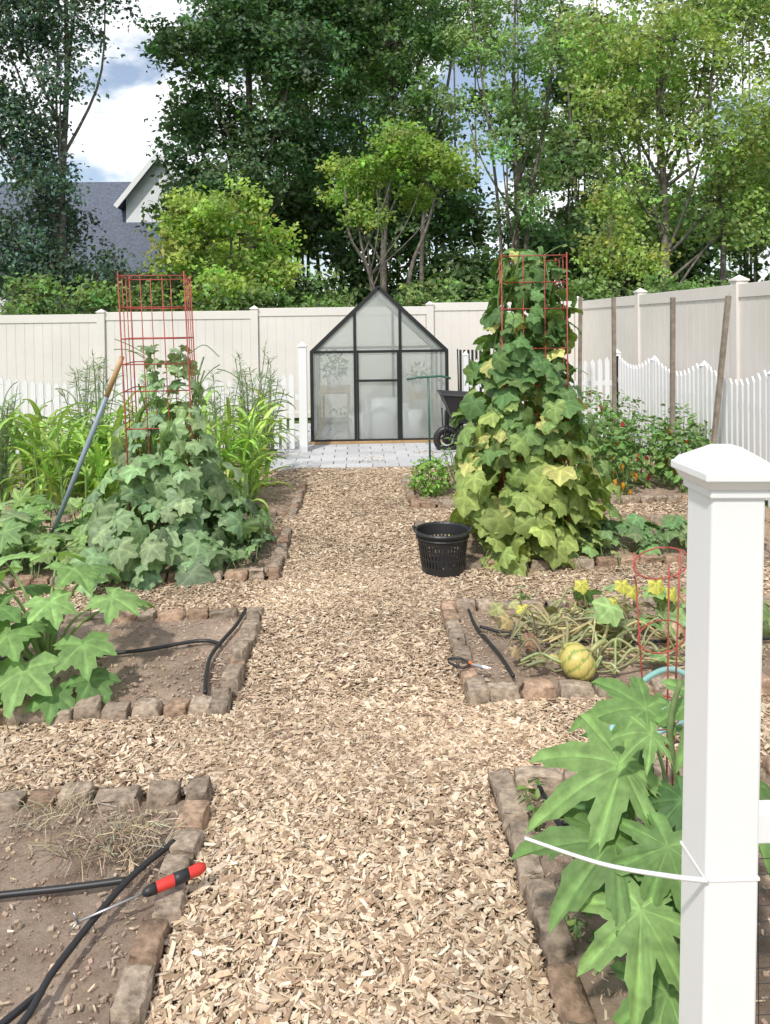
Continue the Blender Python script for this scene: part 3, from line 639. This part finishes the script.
for z,r in((.35,.06),(.6,.072),(.84,.085)): tube(mb,np.stack([X+r*np.cos(a),2.2+r*np.sin(a),z+.03*np.sin(a+1)],1),.0026,5,cap=False)
mb.build('tomato_cage',M_red,True)
for i,(b0,t0) in enumerate((((2.92,8.1,0),(2.92,8.1,1.9)),((3.1,7.0,0),(3.12,7.0,1.86)),((3.22,6.5,0),(3.42,6.5,1.85)),((2.85,9.2,0),(2.88,9.2,1.95)),((1.95,9.6,0),(1.95,9.6,1.85)))):
    mb=MB(); beam(mb,b0,t0,.02,.02); mb.build('wooden_stake',M_wood)
E=empty('garden_chair'); mb=MB(); X,Y=1.75,10.6
for dx in(-.22,.22):
    tube(mb,[(X+dx,Y-.2,0),(X+dx,Y-.2,.62)],.012,6); tube(mb,[(X+dx,Y+.22,0),(X+dx,Y+.2,.45),(X+dx,Y+.3,1.25)],.012,6); tube(mb,[(X+dx,Y-.22,.62),(X+dx,Y+.24,.64)],.014,6)
mb.build('frame',M_black,True,E); mb=MB(); box(mb,X-.22,X+.22,Y-.2,Y+.2,.43,.45)
for i in range(7): box(mb,X-.2+i*.06,X-.165+i*.06,Y+.25,Y+.262,.5,1.24)
mb.build('seat_and_back',M_blackp,False,E)
# ------------------------------------------------------------ near white post
E=empty('white_vinyl_fence_post'); mb=MB(); w=.051
box(mb,-w,w,-w,w,0,1.31); mb.build('shaft',M_white,False,E,.005)
mb=MB()
def frust(z0,w0,z1,w1):
    V=[[sx*w_,sy*w_,z] for z,w_ in((z0,w0),(z1,w1)) for sx,sy in((-1,-1),(1,-1),(1,1),(-1,1))]
    mb.add(V,np.array([[0,1,5,4],[1,2,6,5],[2,3,7,6],[3,0,4,7],[4,5,6,7],[3,2,1,0]]))
frust(1.292,.057,1.308,.057); frust(1.308,.061,1.326,.07); frust(1.326,.075,1.342,.075); frust(1.342,.072,1.354,.064); frust(1.354,.062,1.382,.02)
mb.build('cap',M_white,False,E,.0025)
mb=MB(); frust(.575,.0526,.581,.0526); mb.build('tie_band',M_white,False,E,.001)
E.location=(.675,1.24,0); E.rotation_euler=(0,math.radians(1.4),math.radians(1))
E=empty('garden_fence_panel'); mb=MB()
for z in(.06,.62): box(mb,.745,2.4,1.22,1.26,z,z+.06)
mb.build('rails',M_white,False,E,.003); mb=MB()
for i in range(60):
    x=.75+i*.028; tube(mb,[(x,1.21,.12),(x,1.21,.62)],.001,4)
for i in range(17): tube(mb,[(.745,1.21,.12+i*.03),(2.4,1.21,.12+i*.03)],.001,4)
mb.build('wire_mesh',M_black,False,E)
mb=MB(); tube(mb,spline([(.64,1.185,.582),(.57,1.175,.60),(.44,1.17,.632),(.30,1.19,.672)],20),np.linspace(.005,.0028,20),6); mb.build('cable_tie',M_white,True)
# ------------------------------------------------------------ house
M_roof=mat_ramp('roof_shingles',[(.3,(.08,.095,.13)),(.7,(.16,.18,.23))],10,.9,.4,.02)
M_side=flat('white_siding',(.74,.76,.78),.6,.04)
M_glass=flat('window_glass',(.04,.05,.07),.1)
E=empty('suburban_house'); wl=MB(); rf=MB(); tm=MB(); gw=MB()
def gable_x(x0,x1,y0,y1,ze,zr,ov=.4):
    ym=(y0+y1)/2; s=(zr-ze)/(ym-y0)
    for sg,ya in((-1,y0),(1,y1)):
        yo=ya+sg*ov; zo=ze-s*ov
        V=[[x0-ov,yo,zo],[x1+ov,yo,zo],[x1+ov,ym,zr],[x0-ov,ym,zr]]; V+=[[a,b,c-.12] for a,b,c in V]
        rf.add(V,np.array([[0,1,2,3],[7,6,5,4],[0,4,5,1],[1,5,6,2],[2,6,7,3],[3,7,4,0]]))
    for x in(x0,x1): wl.add([[x,y0,ze],[x,y1,ze],[x,ym,zr-.05]],np.array([[0,1,2]]))
    box(tm,x0-ov,x1+ov,y0-ov-.05,y0-ov-.005,ze-s*ov-.22,ze-s*ov-.02)
def gable_y(x0,x1,y0,y1,ze,zr,ov=.3):
    xm=(x0+x1)/2; s=(zr-ze)/(xm-x0)
    for sg,xa in((-1,x0),(1,x1)):
        xo=xa+sg*ov; zo=ze-s*ov
        V=[[xo,y0-ov,zo],[xo,y1,zo],[xm,y1,zr],[xm,y0-ov,zr]]; V+=[[a,b,c-.12] for a,b,c in V]
        rf.add(V,np.array([[0,1,2,3],[7,6,5,4],[0,4,5,1],[1,5,6,2],[2,6,7,3],[3,7,4,0]]))
        beam(tm,(xo,y0-ov-.03,zo-.1),(xm,y0-ov-.03,zr-.1),.09,.02)
    wl.add([[x0,y0,ze],[x1,y0,ze],[xm,y0,zr-.05]],np.array([[0,1,2]]))
box(wl,-20,-4.6,27,33,0,3.6); gable_x(-20,-4.6,27,33,3.6,7.5)
box(wl,-8.7,-6.1,28.6,32,3.7,6.7); gable_y(-8.7,-6.1,28.6,33,6.7,8.3)
box(wl,-14.5,-11.4,24.2,26.9,0,2.9); gable_y(-14.5,-11.4,24.2,29,2.9,4.8)
for (x,z,yy) in((-13,1.4,24.19),(-10,1.6,26.99),(-6,1.6,26.99)):
    box(gw,x-.4,x+.4,yy-.02,yy-.004,z,z+1.0); box(tm,x-.5,x-.4,yy-.05,yy-.003,z-.1,z+1.1); box(tm,x+.4,x+.5,yy-.05,yy-.003,z-.1,z+1.1); box(tm,x-.4,x+.4,yy-.05,yy-.003,z+1.0,z+1.1)
wl.build('walls',M_side,False,E); rf.build('roof',M_roof,False,E); tm.build('trim',M_white,False,E); gw.build('windows',M_glass,False,E)
# ------------------------------------------------------------ trees
def tree(name,base,top,blobs,col,lf=.15,dens=1.0,trunk_r=.14,hang=0,extra_trunks=(),sub=.42,v=.25,limbs=True):
    E=empty(name); tb=MB(); fl=MB()
    bx,by=base
    ctrl=[(bx,by,0),(bx+(top[0]-bx)*.3+rng.normal(0,.1),by+rng.normal(0,.1),top[2]*.35),(bx+(top[0]-bx)*.7+rng.normal(0,.12),by+(top[1]-by)*.6,top[2]*.7),top]
    tp=spline(ctrl,22); tube(tb,tp,np.linspace(trunk_r,trunk_r*.2,22),8)
    for b in blobs:
        cx,cy,cz,rx,ry,rz=b
        c=np.array([cx,cy,cz])
        if limbs:
            zt=np.clip(cz-.35*abs(cz)-.6,.8,top[2]*.95); i=int(np.argmin(abs(tp[:,2]-zt))); s=tp[i]
            mid=(s+c)/2+np.array([rng.normal(0,.15),rng.normal(0,.15),-.15+.1*rng.random()])
            tube(tb,spline([s,mid,c],10),np.linspace(trunk_r*.35,trunk_r*.1,10),5,cap=False)
        else:
            tube(tb,spline([(cx+rng.normal(0,.2),cy,0),(cx,cy,cz*.5),c],8),np.linspace(.06,.02,8),5,cap=False)
        ns=max(6,int(26*dens*(rx*rz+ry*rz+rx*ry)/3/(sub*sub)*.42))
        d=unit(ns); rr=rng.uniform(.25,1,ns)[:,None]**.55; Q=c+d*rr*np.array([rx,ry,rz])*(1+rng.normal(0,.12,(ns,1)))
        for q in Q[::3]:
            tube(tb,[c,(c+q)/2+rng.normal(0,.06,3),q],[trunk_r*.1,trunk_r*.07,.008],3,cap=False)
        m=30; rs=sub*rng.uniform(.6,1.3,ns)
        cb=jitcol(col,ns,v,.09)
        P=(Q[:,None,:]+rng.normal(0,.5,(ns,m,3))*rs[:,None,None]*np.array([1,1,.55+hang])).reshape(-1,3)
        C=np.repeat(cb,m,0)*(1+rng.normal(0,.14,(ns*m,1)))
        N=nrm(rng.normal(0,.6,(ns*m,3))+np.array([0,-.35,.6])); T=rng.normal(0,1,(ns*m,3))+np.array([0,0,-.4-hang*1.5])
        instance(fl,DV,DF,frames(N,T),P,lf*rng.uniform(.6,1.3,ns*m),np.clip(C,.004,1))
    for e in extra_trunks: tube(tb,spline(e[0],14),np.linspace(e[1],e[1]*.3,14),7)
    tb.build('trunk_and_limbs',M_bark,True,E); fl.build('foliage',M_tree,False,E)
def B(lst,y,dy=.9): return [(x,y+rng.normal(0,.5),z,r,r*dy,rz) for x,z,r,rz in lst]
dk=(.13,.225,.11); br=(.33,.45,.11); lt=(.33,.44,.15)
tree('cedar_tree',(-6.7,18),(-6.9,18,11.5),B([(-8.3,8.8,1.5,1.0),(-6.9,9.2,1.2,.9),(-5.9,9.8,.7,.5),(-8.6,6.8,1.1,.9),(-7.6,6.4,.8,.6),(-7.8,5.6,.9,.7),(-7.2,4.9,.7,.5),(-8.3,3.6,1.3,1.2),(-7.5,4.4,.8,.6),(-7.3,3.1,1.0,.9),(-6.3,3.0,.7,.7),(-8.8,10.6,1.6,1.0),(-6.5,11.2,1.5,1.0),(-6.7,7.4,.6,.5),(-9.8,5,1.3,1.6),(-10,8,1.3,1.5)],18),(.11,.18,.135),.13,1.25,.13,.35)
tree('oak_tree',(-3.0,21),(-2.9,21,10.5),B([(-4.4,9.2,1.3,1.1),(-3,9.8,1.5,1.2),(-1.5,9,1.4,1.1),(-3.8,7.4,1.2,1),(-2.2,7,1.3,1),(-4.7,7.9,.8,.8),(-1.0,6.8,1.0,1),(-3,11.6,2.2,1.2),(-.6,10.8,1.3,1.1),(-3.2,5.6,1.2,.9),(-4.7,6.4,.6,.6),(-4.6,5.3,.6,.6)],21),dk,.16,1.25,.18)
tree('young_maple_tree',(-2.7,15.6),(-2.6,15.6,4.1),B([(-3.2,3.9,.7,.5),(-2.3,4.0,.7,.5),(-2.7,3.1,.9,.6),(-3.6,3.2,.6,.5),(-3.6,4.2,.35,.4),(-1.75,3.5,.5,.4),(-1.8,2.8,.6,.5),(-2.6,2.4,.9,.4)],15.6),br,.12,1.1,.07,0,(),.32)
tree('mimosa_tree',(.6,17),(.1,17,5.0),B([(-.1,4.8,.6,.35),(.5,5.2,.65,.4),(1.1,5.8,.7,.4),(1.75,5.35,.75,.45),(2.35,5.2,.5,.35),(1.5,4.7,.5,.3),(-.3,5.4,.5,.3),(.3,4.2,.5,.3)],17),(.31,.44,.11),.12,1.0,.06,0,(([(1.2,17,0),(1.25,17,2.6),(1.7,17,3.9),(2.0,17,5.0)],.07),([(.4,17,0),(.4,17.1,2.6),(-.1,17,3.7),(-.2,17,4.8)],.06)),.3)
tree('poplar_tree',(.9,22),(1.1,22,11.5),B([(-.4,10.2,1.4,1.1),(1.3,9.9,1.4,1.1),(2.5,10.5,1.0,.9),(.1,8.2,1.2,.9),(2.1,8,.8,.7),(1,11.8,1.8,1),(1.0,7.0,.9,.7),(-.6,6.6,.8,.6)],22),(.18,.3,.125),.16,1.0,.13,0,(([(2,22,0),(2.1,22,5),(2.9,22,9),(3.2,22,12)],.08),))
tree('locust_tree',(4.0,19),(4.3,19,11),B([(3.2,9,1.0,.6),(4.3,8.3,.9,.6),(4.8,6.9,.8,.5),(3.7,6.2,.7,.5),(5.4,8.5,.9,.7),(5.0,5.4,.8,.6),(4.4,10.4,1.4,.8),(2.9,7.4,.6,.4),(4.2,7.3,.7,.5),(4.3,4.6,.7,.5)],19),(.24,.36,.16),.13,.65,.1,.1,(([(4.4,19,0),(4.5,19,4),(5.1,19,7.5),(5.6,19,11)],.08),([(3.9,19,0),(3.8,19,4),(3.5,19,7),(3.0,19,10.5)],.06)),.36)
tree('willow_oak_tree',(7.2,17),(7.3,17,10.5),B([(5.9,8.3,1.1,.8),(7.2,7.9,1.3,.9),(8.6,8.3,1.3,.9),(6.5,6.3,1.0,.7),(7.9,5.8,1.2,.8),(9.3,6.1,1.2,.9),(6.1,4.6,.8,.7),(7.2,4.1,1.0,.8),(8.9,4.2,1.1,.9),(5.5,6.4,.6,.5),(7.3,10.2,1.8,1),(9.6,9.2,1.6,1.1),(10.6,5.2,1.6,1.5),(10.8,8,1.5,1.5),(7.1,5.2,.9,.6),(8.2,7.1,1,.7),(5.9,7.2,.8,.6)],17),lt,.13,.85,.13,.35,(([(8.6,17,0),(8.7,17,4),(8.4,17,7),(9,17,10)],.08),))
tree('dogwood_tree',(5.6,15.5),(5.5,15.5,4.2),B([(5.4,4.2,.35,.3),(5.6,3.5,.5,.4),(5.2,3.0,.5,.4),(6.0,2.9,.5,.4)],15.5),(.35,.45,.12),.11,.8,.05,.1,(),.3)
bl=[]
for i in range(84):
    x=rng.uniform(-5.0,16); z=rng.uniform(4.5,13.5)
    if 3.3<x<6.3 and 5.0<z<12 and rng.random()<.8: continue
    if 10<x<14.5 and 7.5<z<12.5 and rng.random()<.75: continue
    if -1.2<x<.4 and 8<z<11 and rng.random()<.6: continue
    bl.append((x,rng.uniform(24,27.5),z,1.4,1.1,1.0))
tree('woodland_canopy',(2,26),(2,26,9),bl,(.18,.28,.12),.22,.75,.15,0,tuple(([(x,25,0),(x+rng.normal(0,.3),25,4),(x+rng.normal(0,.6),25,10.5)],.09) for x in(-2,0,3.2,6,8,9.5,11)),.55,.38,False)
bl=[]
for i in range(46):
    x=rng.uniform(-5,17); zt=4.4+1.0*math.sin(x*1.1)+(1.5 if x>7 else 0)+(1.2 if -2<x<3.2 else 0)
    bl.append((x,rng.uniform(22.5,25),rng.uniform(1.5,zt),1.6,1.2,1.1))
tree('distant_tree_line',(3,26),(3,26,5),bl,(.14,.23,.1),.22,.9,.12,0,(),.55,.3,False)
bl=[(rng.uniform(-11,-4.5),rng.uniform(22.5,24),rng.uniform(1.2,2.6),1.1,.9,.9) for _ in range(10)]
tree('shrub_row',(-7,23),(-7,23,2.4),bl,(.16,.25,.12),.16,.9,.06,0,(),.42,.25,False)
bl=[(x,rng.uniform(14.2,15.5),rng.uniform(1.1,2.2),.7,.6,.55) for x in np.linspace(-6.5,9,28)]
tree('hedge_shrubs',(0,14.8),(0,14.8,1.8),bl,(.19,.3,.1),.11,1.0,.04,0,(),.3,.4,False)
# ------------------------------------------------------------ world + sun
el=math.radians(52); az=math.radians(206)
W=D.worlds.new('World'); S.world=W; W.use_nodes=True; nt=W.node_tree; bg=nt.nodes['Background']
sky=nt.nodes.new('ShaderNodeTexSky'); sky.sky_type='NISHITA'; sky.sun_disc=False; sky.sun_elevation=el; sky.sun_rotation=az
tc=nt.nodes.new('ShaderNodeTexCoord'); mpn=nt.nodes.new('ShaderNodeMapping'); mpn.inputs['Scale'].default_value=(1,1,1.8); mpn.inputs['Location'].default_value=(.35,.1,.2); n=nt.nodes.new('ShaderNodeTexNoise'); n.inputs['Scale'].default_value=5.0; n.inputs['Detail'].default_value=8; n.inputs['Roughness'].default_value=.55
nt.links.new(tc.outputs['Generated'],mpn.inputs[0]); nt.links.new(mpn.outputs[0],n.inputs[0])
r=nt.nodes.new('ShaderNodeMapRange'); r.inputs[1].default_value=.42; r.inputs[2].default_value=.56; r.inputs[3].default_value=.15; r.interpolation_type='SMOOTHSTEP'; nt.links.new(n.outputs[0],r.inputs[0])
mx=nt.nodes.new('ShaderNodeMix'); mx.data_type='RGBA'; nt.links.new(r.outputs[0],mx.inputs[0]); nt.links.new(sky.outputs[0],mx.inputs[6]); mx.inputs[7].default_value=(8.2,8.4,8.7,1)
nt.links.new(mx.outputs[2],bg.inputs[0]); bg.inputs[1].default_value=.15
l=D.lights.new('sun','SUN'); l.energy=3.4; l.angle=math.radians(3); l.color=(1,.955,.88); lo=D.objects.new('sun',l); S.collection.objects.link(lo)
d=Vector((math.sin(az)*math.cos(el),math.cos(az)*math.cos(el),math.sin(el))); lo.rotation_euler=(-d).to_track_quat('-Z','Y').to_euler()
# ------------------------------------------------------------ camera
c=D.cameras.new('camera'); co=D.objects.new('camera',c); S.collection.objects.link(co); S.camera=co
c.sensor_fit='VERTICAL'; c.sensor_height=36; c.sensor_width=27; c.lens=740/1024*36; c.shift_y=-.1722; c.clip_end=500; c.clip_start=.05
pitch=math.radians(.8); yaw=math.radians(-2.3); roll=math.radians(-.7)
R=Matrix.Rotation(yaw,4,'Z')@Matrix.Rotation(math.radians(90)-pitch,4,'X')@Matrix.Rotation(roll,4,'Z')
co.matrix_world=Matrix.Translation((0,-.15,1.62))@R
S.view_settings.view_transform='Standard'; S.view_settings.look='None'; S.view_settings.exposure=0
